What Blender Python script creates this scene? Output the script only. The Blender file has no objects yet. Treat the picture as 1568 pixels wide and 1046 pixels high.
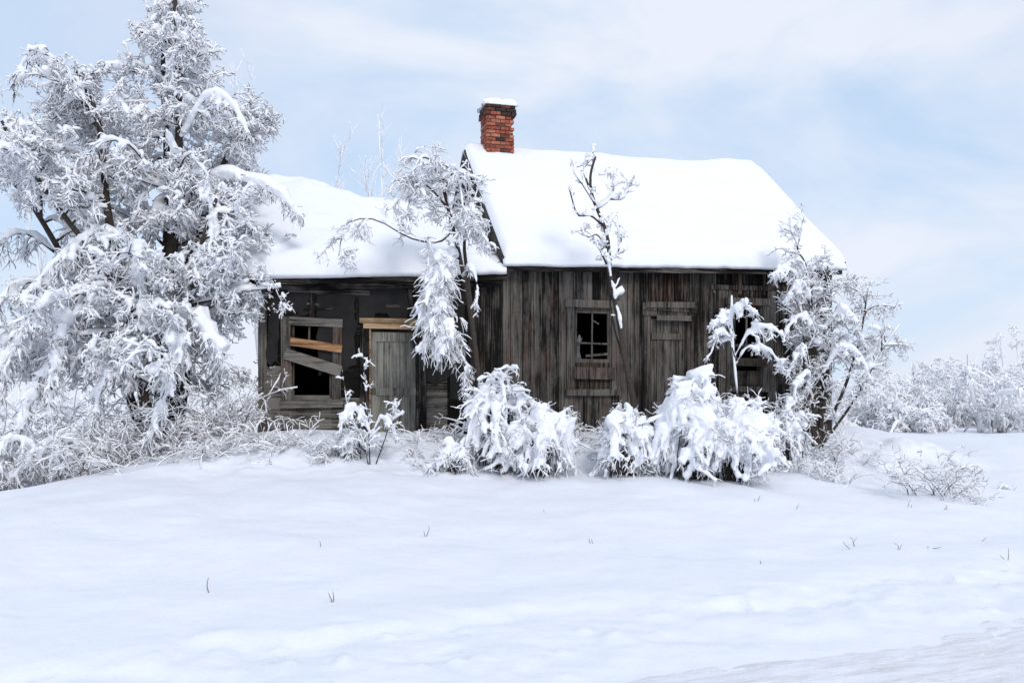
import bpy, math, numpy as np
from mathutils import Matrix, Vector
rng=np.random.default_rng(11)
sc=bpy.context.scene
R15=math.radians(15)
HO=(-0.13,15.0)   # house origin (main block front-left corner)
# ------------------------------------------------------------------ helpers
def nrm(v): return v/np.maximum(np.linalg.norm(v,axis=-1,keepdims=True),1e-9)
def lat(ix,iy,seed):
    h=(ix*374761393+iy*668265263+seed*1442695041)&0xffffffff
    h=((h^(h>>13))*1274126177)&0xffffffff
    return ((h^(h>>16))&0xffff)/65535.0
def noise(x,y,seed=0):
    x=np.asarray(x,float); y=np.asarray(y,float)
    ix=np.floor(x).astype(np.int64); iy=np.floor(y).astype(np.int64)
    fx=x-ix; fy=y-iy; fx=fx*fx*fx*(fx*(fx*6-15)+10); fy=fy*fy*fy*(fy*(fy*6-15)+10)
    a=lat(ix,iy,seed); b=lat(ix+1,iy,seed); c=lat(ix,iy+1,seed); d=lat(ix+1,iy+1,seed)
    return (a*(1-fx)+b*fx)*(1-fy)+(c*(1-fx)+d*fx)*fy-0.5
def fbm(x,y,seed=0,o=4):
    s=0;a=1
    for i in range(o):
        s=s+a*noise(x*2**i+17.3*i,y*2**i-9.1*i,seed+i); a*=.5
    return s
def sm(t):
    t=np.clip(t,0,1); return t*t*(3-2*t)
def mesh_obj(name,verts,facesets,mat,smooth=True,parent=None,attrs=None,mats=None):
    me=bpy.data.meshes.new(name)
    verts=np.asarray(verts,dtype=np.float32)
    me.vertices.add(len(verts)); me.vertices.foreach_set('co',verts.ravel())
    facesets=[np.asarray(f,dtype=np.int32) for f in facesets if len(f)]
    li=np.concatenate([f.ravel() for f in facesets])
    sizes=np.concatenate([np.full(len(f),f.shape[1]) for f in facesets])
    starts=np.concatenate([[0],np.cumsum(sizes)[:-1]])
    me.loops.add(len(li)); me.loops.foreach_set('vertex_index',li.astype(np.int32))
    me.polygons.add(len(sizes)); me.polygons.foreach_set('loop_start',starts.astype(np.int32))
    me.update(calc_edges=True)
    me.polygons.foreach_set('use_smooth',np.full(len(sizes),smooth))
    if attrs:
        for k,v in attrs.items():
            a=me.attributes.new(k,'FLOAT','FACE'); a.data.foreach_set('value',np.asarray(v,dtype=np.float32))
    me.update()
    o=bpy.data.objects.new(name,me); sc.collection.objects.link(o)
    me.materials.append(mat)
    if parent: o.parent=parent
    return o
def empty(name,loc=(0,0,0),rz=0):
    e=bpy.data.objects.new(name,None); e.location=loc; e.rotation_euler=(0,0,rz); e.empty_display_size=.2
    sc.collection.objects.link(e); return e

# ------------------------------------------------------------------ materials
def newmat(name):
    m=bpy.data.materials.new(name); m.use_nodes=True
    nt=m.node_tree; b=nt.nodes['Principled BSDF']; return m,nt,b
def N(nt,t,**k):
    n=nt.nodes.new(t)
    for a,v in k.items(): setattr(n,a,v)
    return n
def snow_mat(name,scale=1.0,bump=.25,col=(.86,.885,.93),fine=.25):
    m,nt,b=newmat(name)
    b.inputs['Roughness'].default_value=.65
    b.inputs['Specular IOR Level'].default_value=.25
    tc=N(nt,'ShaderNodeTexCoord')
    n1=N(nt,'ShaderNodeTexNoise'); n1.inputs['Scale'].default_value=5*scale; n1.inputs['Detail'].default_value=6
    n2=N(nt,'ShaderNodeTexNoise'); n2.inputs['Scale'].default_value=60*scale; n2.inputs['Detail'].default_value=3
    nt.links.new(tc.outputs['Object'],n1.inputs['Vector']); nt.links.new(tc.outputs['Object'],n2.inputs['Vector'])
    ad=N(nt,'ShaderNodeMath',operation='MULTIPLY_ADD'); ad.inputs[1].default_value=fine
    nt.links.new(n2.outputs[0],ad.inputs[0]); nt.links.new(n1.outputs[0],ad.inputs[2])
    bp=N(nt,'ShaderNodeBump'); bp.inputs['Strength'].default_value=bump; bp.inputs['Distance'].default_value=.05
    nt.links.new(ad.outputs[0],bp.inputs['Height']); nt.links.new(bp.outputs[0],b.inputs['Normal'])
    n3=N(nt,'ShaderNodeTexNoise'); n3.inputs['Scale'].default_value=.9*scale; n3.inputs['Detail'].default_value=6
    nt.links.new(tc.outputs['Object'],n3.inputs['Vector'])
    mx=N(nt,'ShaderNodeMix',data_type='RGBA')
    mx.inputs['A'].default_value=(col[0]*.96,col[1]*.965,col[2]*.985,1); mx.inputs['B'].default_value=(*col,1)
    nt.links.new(n3.outputs[0],mx.inputs['Factor']); nt.links.new(mx.outputs['Result'],b.inputs['Base Color'])
    return m
M_snow=snow_mat('snow_soft',1,.25,(.88,.895,.925))
M_ground=snow_mat('snow_field',1,.34,(.82,.845,.895),.2)
M_frost=snow_mat('snow_on_twigs',2,.0,(.94,.945,.96))

def wood_mat(name,axis,dark,light,brown):
    m,nt,b=newmat(name); L=nt.links.new
    b.inputs['Roughness'].default_value=.9; b.inputs['Specular IOR Level'].default_value=.15
    tc=N(nt,'ShaderNodeTexCoord'); mp=N(nt,'ShaderNodeMapping')
    s=[45,45,45]; s[axis]=1.3
    mp.inputs['Scale'].default_value=s
    L(tc.outputs['Object'],mp.inputs['Vector'])
    g=N(nt,'ShaderNodeTexNoise'); g.inputs['Scale'].default_value=1; g.inputs['Detail'].default_value=7; g.inputs['Roughness'].default_value=.65
    L(mp.outputs[0],g.inputs['Vector'])
    big=N(nt,'ShaderNodeTexNoise'); big.inputs['Scale'].default_value=1.9; big.inputs['Detail'].default_value=7; big.inputs['Roughness'].default_value=.75
    mpb=N(nt,'ShaderNodeMapping'); sb=[1.4,1.4,1.4]; sb[axis]=.6; mpb.inputs['Scale'].default_value=sb
    L(tc.outputs['Object'],mpb.inputs['Vector']); L(mpb.outputs[0],big.inputs['Vector'])
    at=N(nt,'ShaderNodeAttribute',attribute_name='tone'); ab=N(nt,'ShaderNodeAttribute',attribute_name='brown')
    m1=N(nt,'ShaderNodeMath',operation='MULTIPLY_ADD'); m1.inputs[1].default_value=3.0; m1.inputs[2].default_value=-1.5
    L(g.outputs[0],m1.inputs[0])
    m2=N(nt,'ShaderNodeMath',operation='MULTIPLY_ADD'); m2.inputs[1].default_value=2.6; m2.inputs[2].default_value=-1.3
    L(big.outputs[0],m2.inputs[0])
    a1=N(nt,'ShaderNodeMath',operation='ADD'); L(m1.outputs[0],a1.inputs[0]); L(m2.outputs[0],a1.inputs[1])
    a2=N(nt,'ShaderNodeMath',operation='ADD',use_clamp=True); L(a1.outputs[0],a2.inputs[0]); L(at.outputs['Fac'],a2.inputs[1])
    c1=N(nt,'ShaderNodeMix',data_type='RGBA'); c1.inputs['A'].default_value=(*dark,1); c1.inputs['B'].default_value=(*light,1)
    L(a2.outputs[0],c1.inputs['Factor'])
    pb=N(nt,'ShaderNodeTexNoise'); pb.inputs['Scale'].default_value=2.6; pb.inputs['Detail'].default_value=5
    mp2=N(nt,'ShaderNodeMapping'); s2=[2.,2.,2.]; s2[axis]=.7; mp2.inputs['Scale'].default_value=s2; mp2.inputs['Location'].default_value=(5,3,1)
    L(tc.outputs['Object'],mp2.inputs['Vector']); L(mp2.outputs[0],pb.inputs['Vector'])
    m3=N(nt,'ShaderNodeMath',operation='MULTIPLY_ADD',use_clamp=True); m3.inputs[1].default_value=4; m3.inputs[2].default_value=-2.15
    L(pb.outputs[0],m3.inputs[0])
    a3=N(nt,'ShaderNodeMath',operation='ADD',use_clamp=True); L(m3.outputs[0],a3.inputs[0]); L(ab.outputs['Fac'],a3.inputs[1])
    m4=N(nt,'ShaderNodeMath',operation='MULTIPLY',use_clamp=True); L(a3.outputs[0],m4.inputs[0]); m4.inputs[1].default_value=.75
    cb=N(nt,'ShaderNodeMix',data_type='RGBA'); cb.inputs['A'].default_value=(brown[0]*.12,brown[1]*.12,brown[2]*.12,1); cb.inputs['B'].default_value=(*brown,1)
    L(a2.outputs[0],cb.inputs['Factor'])
    c2=N(nt,'ShaderNodeMix',data_type='RGBA'); L(m4.outputs[0],c2.inputs['Factor']); L(c1.outputs['Result'],c2.inputs['A']); L(cb.outputs['Result'],c2.inputs['B'])
    L(c2.outputs['Result'],b.inputs['Base Color'])
    bp=N(nt,'ShaderNodeBump'); bp.inputs['Strength'].default_value=.6; bp.inputs['Distance'].default_value=.01
    L(g.outputs[0],bp.inputs['Height']); L(bp.outputs[0],b.inputs['Normal'])
    return m
M_woodv=wood_mat('weathered_boards_vertical',2,(.0065,.006,.0055),(.145,.132,.117),(.125,.055,.035))
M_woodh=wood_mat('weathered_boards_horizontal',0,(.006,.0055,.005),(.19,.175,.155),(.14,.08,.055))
M_tan=wood_mat('newer_lumber',0,(.14,.09,.05),(.52,.36,.22),(.50,.21,.07))
M_door=wood_mat('faded_door_boards',2,(.05,.048,.042),(.24,.235,.205),(.15,.12,.09))

def simple(name,col,rough=.9,var=.5,scale=30):
    m,nt,b=newmat(name); b.inputs['Roughness'].default_value=rough; b.inputs['Specular IOR Level'].default_value=.2
    tc=N(nt,'ShaderNodeTexCoord'); n=N(nt,'ShaderNodeTexNoise'); n.inputs['Scale'].default_value=scale; n.inputs['Detail'].default_value=5
    nt.links.new(tc.outputs['Object'],n.inputs['Vector'])
    mx=N(nt,'ShaderNodeMix',data_type='RGBA'); mx.inputs['A'].default_value=(*[c*(1-var) for c in col],1); mx.inputs['B'].default_value=(*[c*(1+var) for c in col],1)
    nt.links.new(n.outputs[0],mx.inputs['Factor']); nt.links.new(mx.outputs['Result'],b.inputs['Base Color'])
    return m
M_bark=simple('bark',(.06,.048,.04),.95,.6,25)
M_barkg=simple('grey_twigs',(.17,.14,.12),.95,.4,20)
M_frosty=simple('rime_coated_bark',(.62,.62,.64),.9,.2,12)
M_grass=simple('dry_grass',(.20,.12,.07),.9,.5,10)
M_cable=simple('cable',(.02,.02,.02),.6,.2)
M_tar=simple('old_tar_paper',(.019,.018,.018),.85,.6,6)
M_pane_refl=simple('pane_reflection_rag',(.16,.17,.19),.9,.4,14)  # flat grey imitating the whitish reflection in the centre window pane
def brick_mat():
    m,nt,b=newmat('chimney_brick'); L=nt.links.new
    b.inputs['Roughness'].default_value=.9
    at=N(nt,'ShaderNodeAttribute',attribute_name='tone'); tc=N(nt,'ShaderNodeTexCoord')
    n=N(nt,'ShaderNodeTexNoise'); n.inputs['Scale'].default_value=18; n.inputs['Detail'].default_value=6
    L(tc.outputs['Object'],n.inputs['Vector'])
    a=N(nt,'ShaderNodeMath',operation='MULTIPLY_ADD'); a.inputs[1].default_value=1.2; a.inputs[2].default_value=-.6; L(n.outputs[0],a.inputs[0])
    s=N(nt,'ShaderNodeMath',operation='ADD',use_clamp=True); L(a.outputs[0],s.inputs[0]); L(at.outputs['Fac'],s.inputs[1])
    r=N(nt,'ShaderNodeValToRGB'); r.color_ramp.elements[0].color=(.03,.018,.015,1); r.color_ramp.elements[1].color=(.48,.20,.12,1)
    e=r.color_ramp.elements.new(.5); e.color=(.29,.07,.04,1)
    L(s.outputs[0],r.inputs[0]); L(r.outputs[0],b.inputs['Base Color'])
    bp=N(nt,'ShaderNodeBump'); bp.inputs['Strength'].default_value=.5; bp.inputs['Distance'].default_value=.01; L(n.outputs[0],bp.inputs['Height']); L(bp.outputs[0],b.inputs['Normal'])
    return m
M_brick=brick_mat()
M_mortar=simple('old_mortar',(.11,.085,.07),.95,.3)

# ------------------------------------------------------------------ box builder
class MB:
    def __init__(s): s.v=[];s.f=[];s.t=[];s.b=[]
    def hexa(s,pts,tone=.4,brown=0):
        o=len(s.v); s.v+= [tuple(p) for p in pts]
        for q in ((0,3,2,1),(4,5,6,7),(0,1,5,4),(1,2,6,5),(2,3,7,6),(3,0,4,7)):
            s.f.append([o+i for i in q]); s.t.append(tone); s.b.append(brown)
    def box(s,x0,x1,y0,y1,z0,z1,tone=.4,brown=0,rot=0,roty=0):
        c=Vector(((x0+x1)/2,(y0+y1)/2,(z0+z1)/2))
        P=[Vector(p) for p in ((x0,y0,z0),(x1,y0,z0),(x1,y1,z0),(x0,y1,z0),(x0,y0,z1),(x1,y0,z1),(x1,y1,z1),(x0,y1,z1))]
        if roty or rot:
            Mx=Matrix.Rotation(roty,3,'Y')@Matrix.Rotation(rot,3,'Z')
            P=[c+Mx@(p-c) for p in P]
        s.hexa(P,tone,brown)
    def beam(s,a,b,w,h,tone=.3,brown=0,up=(0,0,1)):
        a=Vector(a);b=Vector(b);d=(b-a).normalized();u=Vector(up);sd=d.cross(u).normalized();u=sd.cross(d).normalized()
        P=[a-sd*w/2-u*h/2,a+sd*w/2-u*h/2,b+sd*w/2-u*h/2,b-sd*w/2-u*h/2,a-sd*w/2+u*h/2,a+sd*w/2+u*h/2,b+sd*w/2+u*h/2,b-sd*w/2+u*h/2]
        s.hexa(P,tone,brown)
    def obj(s,name,mat,parent=None,bevel=0):
        o=mesh_obj(name,s.v,[s.f],mat,False,parent,{'tone':s.t,'brown':s.b})
        if bevel:
            m=o.modifiers.new('b','BEVEL'); m.width=bevel; m.segments=1
        return o

# ------------------------------------------------------------------ ground
def house_local(x,y):
    dx=x-HO[0]; dy=y-HO[1]
    return dx*math.cos(R15)+dy*math.sin(R15), -dx*math.sin(R15)+dy*math.cos(R15)
RD=math.radians(24)
def road_d(x,y): return -(x+1.4)*math.sin(RD)+(y-5.9)*math.cos(RD)
def road_a(x,y): return (x+1.4)*math.cos(RD)+(y-5.9)*math.sin(RD)
def height(x,y,detail=True):
    x=np.asarray(x,float); y=np.asarray(y,float)
    d=road_d(x,y); a=road_a(x,y)
    dd=d+.36*fbm(a*.55,d*.25,5,2)+.34*fbm(a*1.9,d*.5,6,4)
    z=np.interp(dd,[-40,-9,-8,-1.6,-1.0,-.5,-.12,.06,.3,.8,2,4,6,7.2,12,60],[.6,.15,.0,.0,.03,.05,.05,.092,.115,.13,.20,.38,.60,.74,.80,.85])
    lx,ly=house_local(x,y)
    ox=np.maximum(np.maximum(-4.6-lx,lx-7.2),0); oy=np.maximum(np.maximum(0.1-ly,ly-5.8),0)
    dist=np.hypot(ox,oy)
    z=z+.38*sm(1-dist/2.1)
    z=z-.55*sm((-x-4.8)/4.0)*sm((d-2)/4)-.7*sm((-x-9)/16)*sm((y-4)/12)
    if detail:
        w=sm((d-.2)/1.0)
        z=z+w*(.15*fbm(x*.33,y*.33,21,4)+.024*fbm(x*1.7,y*1.7,31,3))
        near=sm(1-np.abs(ly+1.0)/1.5)*sm((lx+5.5)/1)*sm((8.5-lx)/1)
        z=z+near*(.30*np.maximum(fbm(x*1.3,y*1.5,41,3),0)+.08*fbm(x*4,y*4,43,2))
        lip=np.exp(-((dd-.10)/.13)**2)
        z=z+lip*(.07*np.maximum(fbm(a*3.0,d*1.5,51,3),-.1))
        sh=sm((d+1.6)/.8)*sm((.45-d)/.7)
        z=z+sh*.05*fbm(x*2.6,y*2.6,61,4)
        z=z+sh*.16*np.maximum(fbm(x*6,y*6,66,3)-.36,0)
    return z
def axis(c0,c1,step,far,k=1.09):
    a=list(np.arange(c0,c1,step)); s=step; v=c1
    r=[]
    while v<far: r.append(v); s*=k; v+=s
    r.append(far); s=step; v=c0-step; l=[]
    while v>-far: l.append(v); s*=k; v-=s
    l.append(-far)
    return np.array(l[::-1]+a+r)
xs=axis(-9,9,.045,900); ys=axis(3.5,16.5,.045,900)
X,Y=np.meshgrid(xs,ys); Z=height(X,Y)
def grid_faces(nx,ny):
    i=np.arange(nx-1)[None,:]; j=np.arange(ny-1)[:,None]
    a=j*nx+i
    return np.stack([a,a+1,a+1+nx,a+nx],-1).reshape(-1,4)
mesh_obj('ground',np.stack([X,Y,Z],-1).reshape(-1,3),[grid_faces(len(xs),len(ys))],M_ground)
# packed-snow road
def road_mat():
    m=snow_mat('packed_snow_road',1,.5,(.80,.82,.86)); nt=m.node_tree; L=nt.links.new
    b=nt.nodes['Principled BSDF']
    tc=N(nt,'ShaderNodeTexCoord'); mp=N(nt,'ShaderNodeMapping'); mp.inputs['Rotation'].default_value=(0,0,-RD)
    L(tc.outputs['Object'],mp.inputs['Vector'])
    mp2=N(nt,'ShaderNodeMapping'); mp2.inputs['Scale'].default_value=(.6,4.0,1); L(mp.outputs[0],mp2.inputs['Vector'])
    n=N(nt,'ShaderNodeTexNoise'); n.inputs['Scale'].default_value=2.4; n.inputs['Detail'].default_value=11; n.inputs['Roughness'].default_value=.85; L(mp2.outputs[0],n.inputs['Vector'])
    r=N(nt,'ShaderNodeValToRGB'); r.color_ramp.elements[0].position=.36; r.color_ramp.elements[0].color=(.58,.575,.58,1); r.color_ramp.elements[1].position=.54; r.color_ramp.elements[1].color=(.80,.82,.87,1)
    L(n.outputs[0],r.inputs[0]); L(r.outputs[0],b.inputs['Base Color'])
    return m
aa=np.arange(-60,90,.10); ddv=np.arange(-7.6,-1.05,.06)
A,D=np.meshgrid(aa,ddv)
RX=-1.4+A*math.cos(RD)-D*math.sin(RD); RY=5.9+A*math.sin(RD)+D*math.cos(RD)
edge=sm((D+7.6)/.3)*sm((-1.15-D+.25*fbm(A*1.1,D*0,77,3))/.5)
RZ=height(RX,RY)-.012+.022*edge+.012*edge*fbm(A*.5,D*5.5,81,3)+.014*fbm(RX*6,RY*6,83,3)*edge
mesh_obj('snowy_road',np.stack([RX,RY,RZ],-1).reshape(-1,3),[grid_faces(len(aa),len(ddv))],road_mat())

# ------------------------------------------------------------------ house
H=empty('abandoned_wooden_house',(HO[0],HO[1],0),R15)
WX0=-3.87; MX1=6.08; MD=5.6; WD=4.7
def main_roof(x,y):   # deck height
    u=(x+.12)/(6.32)
    ze=3.97+.17*u; zr=6.52+.06*u-.07*math.sin(math.pi*min(max(u,0),1))
    yy=y if y<=2.8 else 5.6-y
    return ze+(zr-ze)*(yy+.25)/3.05
def wing_roof(x,y):
    u=(x+4.15)/4.15
    ze=3.60+.22*u; zr=5.52-.42*u-.05*math.sin(math.pi*min(max(u,0),1))
    yy=y if y<=2.3 else 4.6-y
    return ze+(zr-ze)*(yy+.28)/2.58
def segs(a,b,cuts,wmin,wmax):
    br=[a]+sorted(c for c in cuts if a<c<b)+[b]; out=[]
    for p,q in zip(br[:-1],br[1:]):
        v=p
        while q-v>wmax*1.3:
            w=rng.uniform(wmin,wmax); out.append((v,v+w)); v+=w
        out.append((v,q))
    return out
def cut(z0,z1,ops):
    out=[(z0,z1)]
    for (a,b) in ops:
        n=[]
        for (p,q) in out:
            if b<=p or a>=q: n.append((p,q)); continue
            if a>p: n.append((p,a))
            if b<q: n.append((b,q))
        out=n
    return out
ops_main=[(1.187,1.863,1.875,3.228),(2.555,3.25,.9,3.12),(4.127,4.703,1.946,3.354)]
ops_wing=[(-3.385,-2.78,1.70,2.817),(-2.18,-1.45,.9,2.76)]
mb=MB()
for (a,b) in segs(0.06,MX1,[v for o in ops_main for v in o[:2]],.09,.19):
    c=(a+b)/2
    top=main_roof(c,0)-.01
    for (p,q) in cut(.8,top,[(o[2],o[3]) for o in ops_main if o[0]<c<o[1]]):
        tone=rng.normal(.38,.20) if c<2.4 else rng.normal(.22,.20); br=0
        if c>2.2 and p>2.5: br=max(0,rng.normal(.3,.3))
        if rng.random()<.12: tone-=.3
        if 3.75<c<5.5 and q>3.8 and rng.random()<.75:
            q2=rng.uniform(3.62,3.78)
            mb.box(a+.003,b-.003,-.03+rng.uniform(0,.012),0,p,q2,tone,br)
            mb.box(a,b,.005,.02,q2-.1,q,.0,0)
            continue
        mb.box(a+rng.uniform(.001,.007),b-rng.uniform(.001,.007),-.03+rng.uniform(-.008,.012),0,p+(rng.uniform(0,.1) if p<1 else 0),q,tone,br,roty=rng.normal(0,.0015))
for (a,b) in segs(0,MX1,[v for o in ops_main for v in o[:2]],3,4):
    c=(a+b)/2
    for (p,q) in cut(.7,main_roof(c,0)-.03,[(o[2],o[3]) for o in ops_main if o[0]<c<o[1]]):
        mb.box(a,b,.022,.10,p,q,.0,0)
mb.box(-.03,.09,-.055,-.005,.8,main_roof(0,0)-.05,.62,0)
mb.box(.105,.17,-.046,-.03,1.0,3.9,.55,0)
mb.box(MX1-.12,MX1+.03,-.055,-.005,.8,main_roof(MX1,0)-.05,.4,.2)
for gx,(o0,o1) in ((0,(-.03,.0)),(MX1,(0,.03))):
    y=0.0
    while y<MD:
        w=rng.uniform(.12,.2); y1=min(y+w,MD)
        mb.box(gx+o0+rng.uniform(-.004,.004),gx+o1,y+.003,y1-.003,.8,main_roof(gx,(y+y1)/2)-.06,rng.normal(.2,.12),0)
        y=y1
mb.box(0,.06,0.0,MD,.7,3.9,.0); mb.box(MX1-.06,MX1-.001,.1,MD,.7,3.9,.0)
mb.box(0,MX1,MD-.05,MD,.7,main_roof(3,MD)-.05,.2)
def frame(mb,x0,x1,z0,z1,w,t=.45,br=0,y0=-.075,y1=-.03,tilt=0):
    mb.box(x0-w,x0,y0,y1,z0-.02,z1+.0,t+rng.normal(0,.06),br)
    mb.box(x1,x1+w,y0,y1,z0-.02,z1+.0,t+rng.normal(0,.06),br)
    mb.box(x0-w-.03,x1+w+.03,y0-.02,y1,z1,z1+w,t+.08,br,roty=tilt)
    mb.box(x0-w-.02,x1+w+.02,y0-.03,y1,z0-w*.8-.02,z0-.02,t,br)
    mb.box(x0,x0+.025,y1-.01,.10,z0,z1,t-.1,br); mb.box(x1-.025,x1,y1-.01,.10,z0,z1,t-.1,br)
    mb.box(x0+.025,x1-.025,y1-.01,.10,z1-.03,z1,t-.2,br)
frame(mb,1.187,1.863,1.875,3.228,.125,.68)
mb.box(1.213,1.255,-.02,.02,2.3,3.2,.55); mb.box(1.80,1.837,-.02,.02,2.3,3.2,.5)
mb.box(1.255,1.80,-.02,.02,3.14,3.197,.5)
mb.box(1.515,1.54,-.012,.012,2.35,3.14,.7,roty=.01)
mb.box(1.255,1.80,-.015,.01,2.62,2.65,.6,roty=.02); mb.box(1.255,1.80,-.025,.015,2.31,2.37,.6,.1)
mb.box(1.54,1.66,-.008,.004,2.98,3.0,.6,roty=.5)
mb.box(1.16,1.90,-.10,-.076,2.03,2.23,.5,.4,roty=.01); mb.box(1.2,1.85,-.03,-.005,1.88,2.31,.2,.5)
mb.box(1.4,1.8,-.05,-.035,2.42,2.46,.5,0,roty=-.1)
frame(mb,2.555,3.25,.95,3.12,.11,.30,.1)
for i,(a,b) in enumerate(segs(2.58,3.225,[],.12,.17)):
    mb.box(a+.005,b-.005,-.01+rng.uniform(-.005,.005),.03,.95,3.08,rng.normal(.58,.08),.0)
mb.box(2.60,3.21,-.04,-.016,2.72,2.83,.62,.0); mb.box(2.60,3.21,-.04,-.016,1.55,1.66,.6,.0)
mb.box(2.40,3.42,-.115,-.096,3.20,3.32,.35,.0,roty=.035); mb.box(2.46,3.36,-.13,-.116,3.26,3.36,.65,.0,roty=-.02)
mb.box(2.66,3.30,-.13,-.10,3.04,3.13,.7,.0)
frame(mb,4.127,4.703,1.946,3.354,.12,.55,.0)
mb.box(4.155,4.675,-.02,.02,2.62,2.67,.45); mb.box(4.40,4.43,-.015,.01,2.67,3.32,.5); mb.box(4.155,4.675,-.02,.0,1.95,2.2,.4,.2); mb.box(4.155,4.19,-.02,.02,2.2,3.3,.5)
mb.box(4.10,4.76,-.11,-.08,2.28,2.42,.35,.3,roty=.02)
for x in (3.75,4.25,4.72,5.2,5.55): mb.box(x,x+.06,-.035,.0,3.55,4.1,.35,.1,roty=rng.normal(0,.03))
mb.box(3.7,5.6,-.05,-.03,3.62,3.70,.32,.1,roty=-.01); mb.box(3.7,5.6,-.03,.0,3.95,4.03,.2,.1,roty=-.027)
mb.obj('main_wall_boards',M_woodv,H)
cv=[];cf=[]
for j in range(10):
    t=j/9; z=2.75-.40*t; wd=.12*(1-.5*abs(math.sin(t*3)))
    for i in range(6):
        cv.append((1.262+wd*i/5,.045+.012*math.sin(i*2.1+t*3),z-.05*math.sin(i*1.9)*(j in (0,9))))
for j in range(9):
    for i in range(5): a=j*6+i; cf.append((a,a+1,a+7,a+6))
mesh_obj('pane_reflection_rag',cv,[cf],M_pane_refl,True,H)  # added rag-shaped sheet standing in for the pale reflection in the pane
hb=MB()
def wing_top(x): return wing_roof(x,0)-.02
z=.75
while z<3.75:
    hgt=rng.uniform(.14,.19); z1=z+hgt
    for (a,b) in segs(WX0,-.03,[v for o in ops_wing for v in o[:2]]+[-3.43,-.95],1.2,3):
        c=(a+b)/2
        if any(o[0]<c<o[1] and z1>o[2]+.03 and z<o[3]-.03 for o in ops_wing): 
            for o in ops_wing:
                if o[0]<c<o[1]:
                    if z<o[2]: hb.box(a,b,-.03,0,z+.003,o[2],.3)
                    if z1>o[3]: hb.box(a,b,-.03,0,o[3],z1-.003,-.1)
            continue
        zt=min(z1,wing_top(c))
        if zt-z<.03: continue
        zm=(z+z1)/2
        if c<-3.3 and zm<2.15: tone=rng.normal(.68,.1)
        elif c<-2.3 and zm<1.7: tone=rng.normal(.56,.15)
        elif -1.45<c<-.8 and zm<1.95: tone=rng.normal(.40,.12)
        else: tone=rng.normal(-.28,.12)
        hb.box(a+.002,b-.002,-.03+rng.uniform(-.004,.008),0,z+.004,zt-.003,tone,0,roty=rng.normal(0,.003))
    z=z1
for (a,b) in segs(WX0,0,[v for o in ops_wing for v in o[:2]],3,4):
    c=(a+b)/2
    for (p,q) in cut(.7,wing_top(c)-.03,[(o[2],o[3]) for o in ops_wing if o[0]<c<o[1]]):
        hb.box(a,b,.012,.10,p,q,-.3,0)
for i in range(9):
    x=rng.uniform(-3.6,-.7); zz=rng.uniform(2.95,3.45); w=rng.uniform(.1,.35)
    hb.box(x,x+w,-.06,-.052,zz,zz+rng.uniform(.02,.05),rng.normal(.15,.15),0,roty=rng.normal(0,.12))
hb.box(-3.45,-2.2,-.072,-.06,3.33,3.40,.20,0,roty=.01)
hb.box(-4.13,-.02,-.285,-.262,3.50,3.60,.05,0,roty=-.053)
hb.box(-3.75,-.05,-.085,-.062,3.44,3.52,.15,0,roty=-.045)
hb.box(-3.43,-2.62,-.085,-.045,2.817,2.945,.7,0,roty=.03)
hb.box(-3.56,-2.62,-.10,-.04,1.56,1.68,.64,0,roty=-.015)
hb.box(-3.36,-2.80,-.03,.01,1.70,1.75,.7,.0)
hb.box(-3.52,-2.63,-.115,-.088,2.17,2.34,.8,.0,roty=.30)
hb.box(-2.30,-1.4,-.02,.0,.95,1.12,.4)
hb.obj('wing_siding_boards',M_woodh,H)
def sheet(x0,x1,z0,z1,y,seed):
    n,m=14,12; v=[];f=[]
    for j in range(m):
        for i in range(n):
            u=i/(n-1);w=j/(m-1); x=x0+(x1-x0)*u; z=z0+(z1-z0)*w
            e=.08
            if i in(0,n-1): x+=e*float(fbm(z*6,seed,seed,3))
            if j in(0,): z+=.22*float(fbm(x*5,seed,seed+3,3))
            v.append((x,y+.012*float(fbm(x*4,z*4,seed,2)),z))
    for j in range(m-1):
        for i in range(n-1): a=j*n+i; f.append((a,a+1,a+n+1,a+n))
    return v,f
V=[];Fc=[]
for k,(x0,x1,z0,z1) in enumerate([(-3.7,-3.12,2.98,3.44),(-3.0,-2.42,2.2,3.42),(-2.38,-1.6,2.99,3.44),(-1.5,-.95,2.0,3.46),(-.93,-.64,1.6,3.5),(-3.74,-3.58,2.2,2.95)]):
    v,f=sheet(x0,x1,z0,z1,-.052-.0015*k,40+k*5); Fc+=[tuple(i+len(V) for i in q) for q in f]; V+=v
mesh_obj('tar_paper_sheets',V,[Fc],M_tar,True,H)
vb=MB()
vb.box(-3.55,-3.40,-.083,-.043,1.62,2.95,.68,0,roty=-.01); vb.box(-2.775,-2.64,-.083,-.043,1.62,2.90,.6,0,roty=.015)
vb.box(-3.385,-3.35,-.03,.1,1.7,2.81,.3); vb.box(-2.815,-2.782,-.03,.1,1.7,2.81,.3)
vb.box(-3.14,-3.11,-.02,.01,2.55,2.81,.5,roty=.02); 
vb.box(WX0-.02,WX0+.11,-.06,-.032,.8,wing_top(WX0),.68,0); 
vb.box(-2.345,-2.21,-.085,-.035,.9,2.80,.05,0); vb.box(-1.42,-1.30,-.085,-.035,.9,2.80,-.1,0)
for (a,b) in segs(-.62,-.03,[],.10,.16): vb.box(a,b-.004,-.055+rng.uniform(0,.01),-.03,.8,3.68,rng.normal(.0,.1))
for (a,b) in ((-3.12,-3.04),(-2.41,-2.37),(-1.58,-1.52)):
    vb.box(a,b,-.062,-.053,rng.uniform(2.95,3.05),3.44,rng.normal(.1,.06),roty=rng.normal(0,.02))
y=0
while y<4.6:
    y1=min(y+rng.uniform(.12,.2),4.6); vb.box(WX0-.02,WX0,y+.003,y1-.003,.7,wing_roof(WX0,(y+y1)/2)-.05,rng.normal(.25,.12)); y=y1
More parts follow.
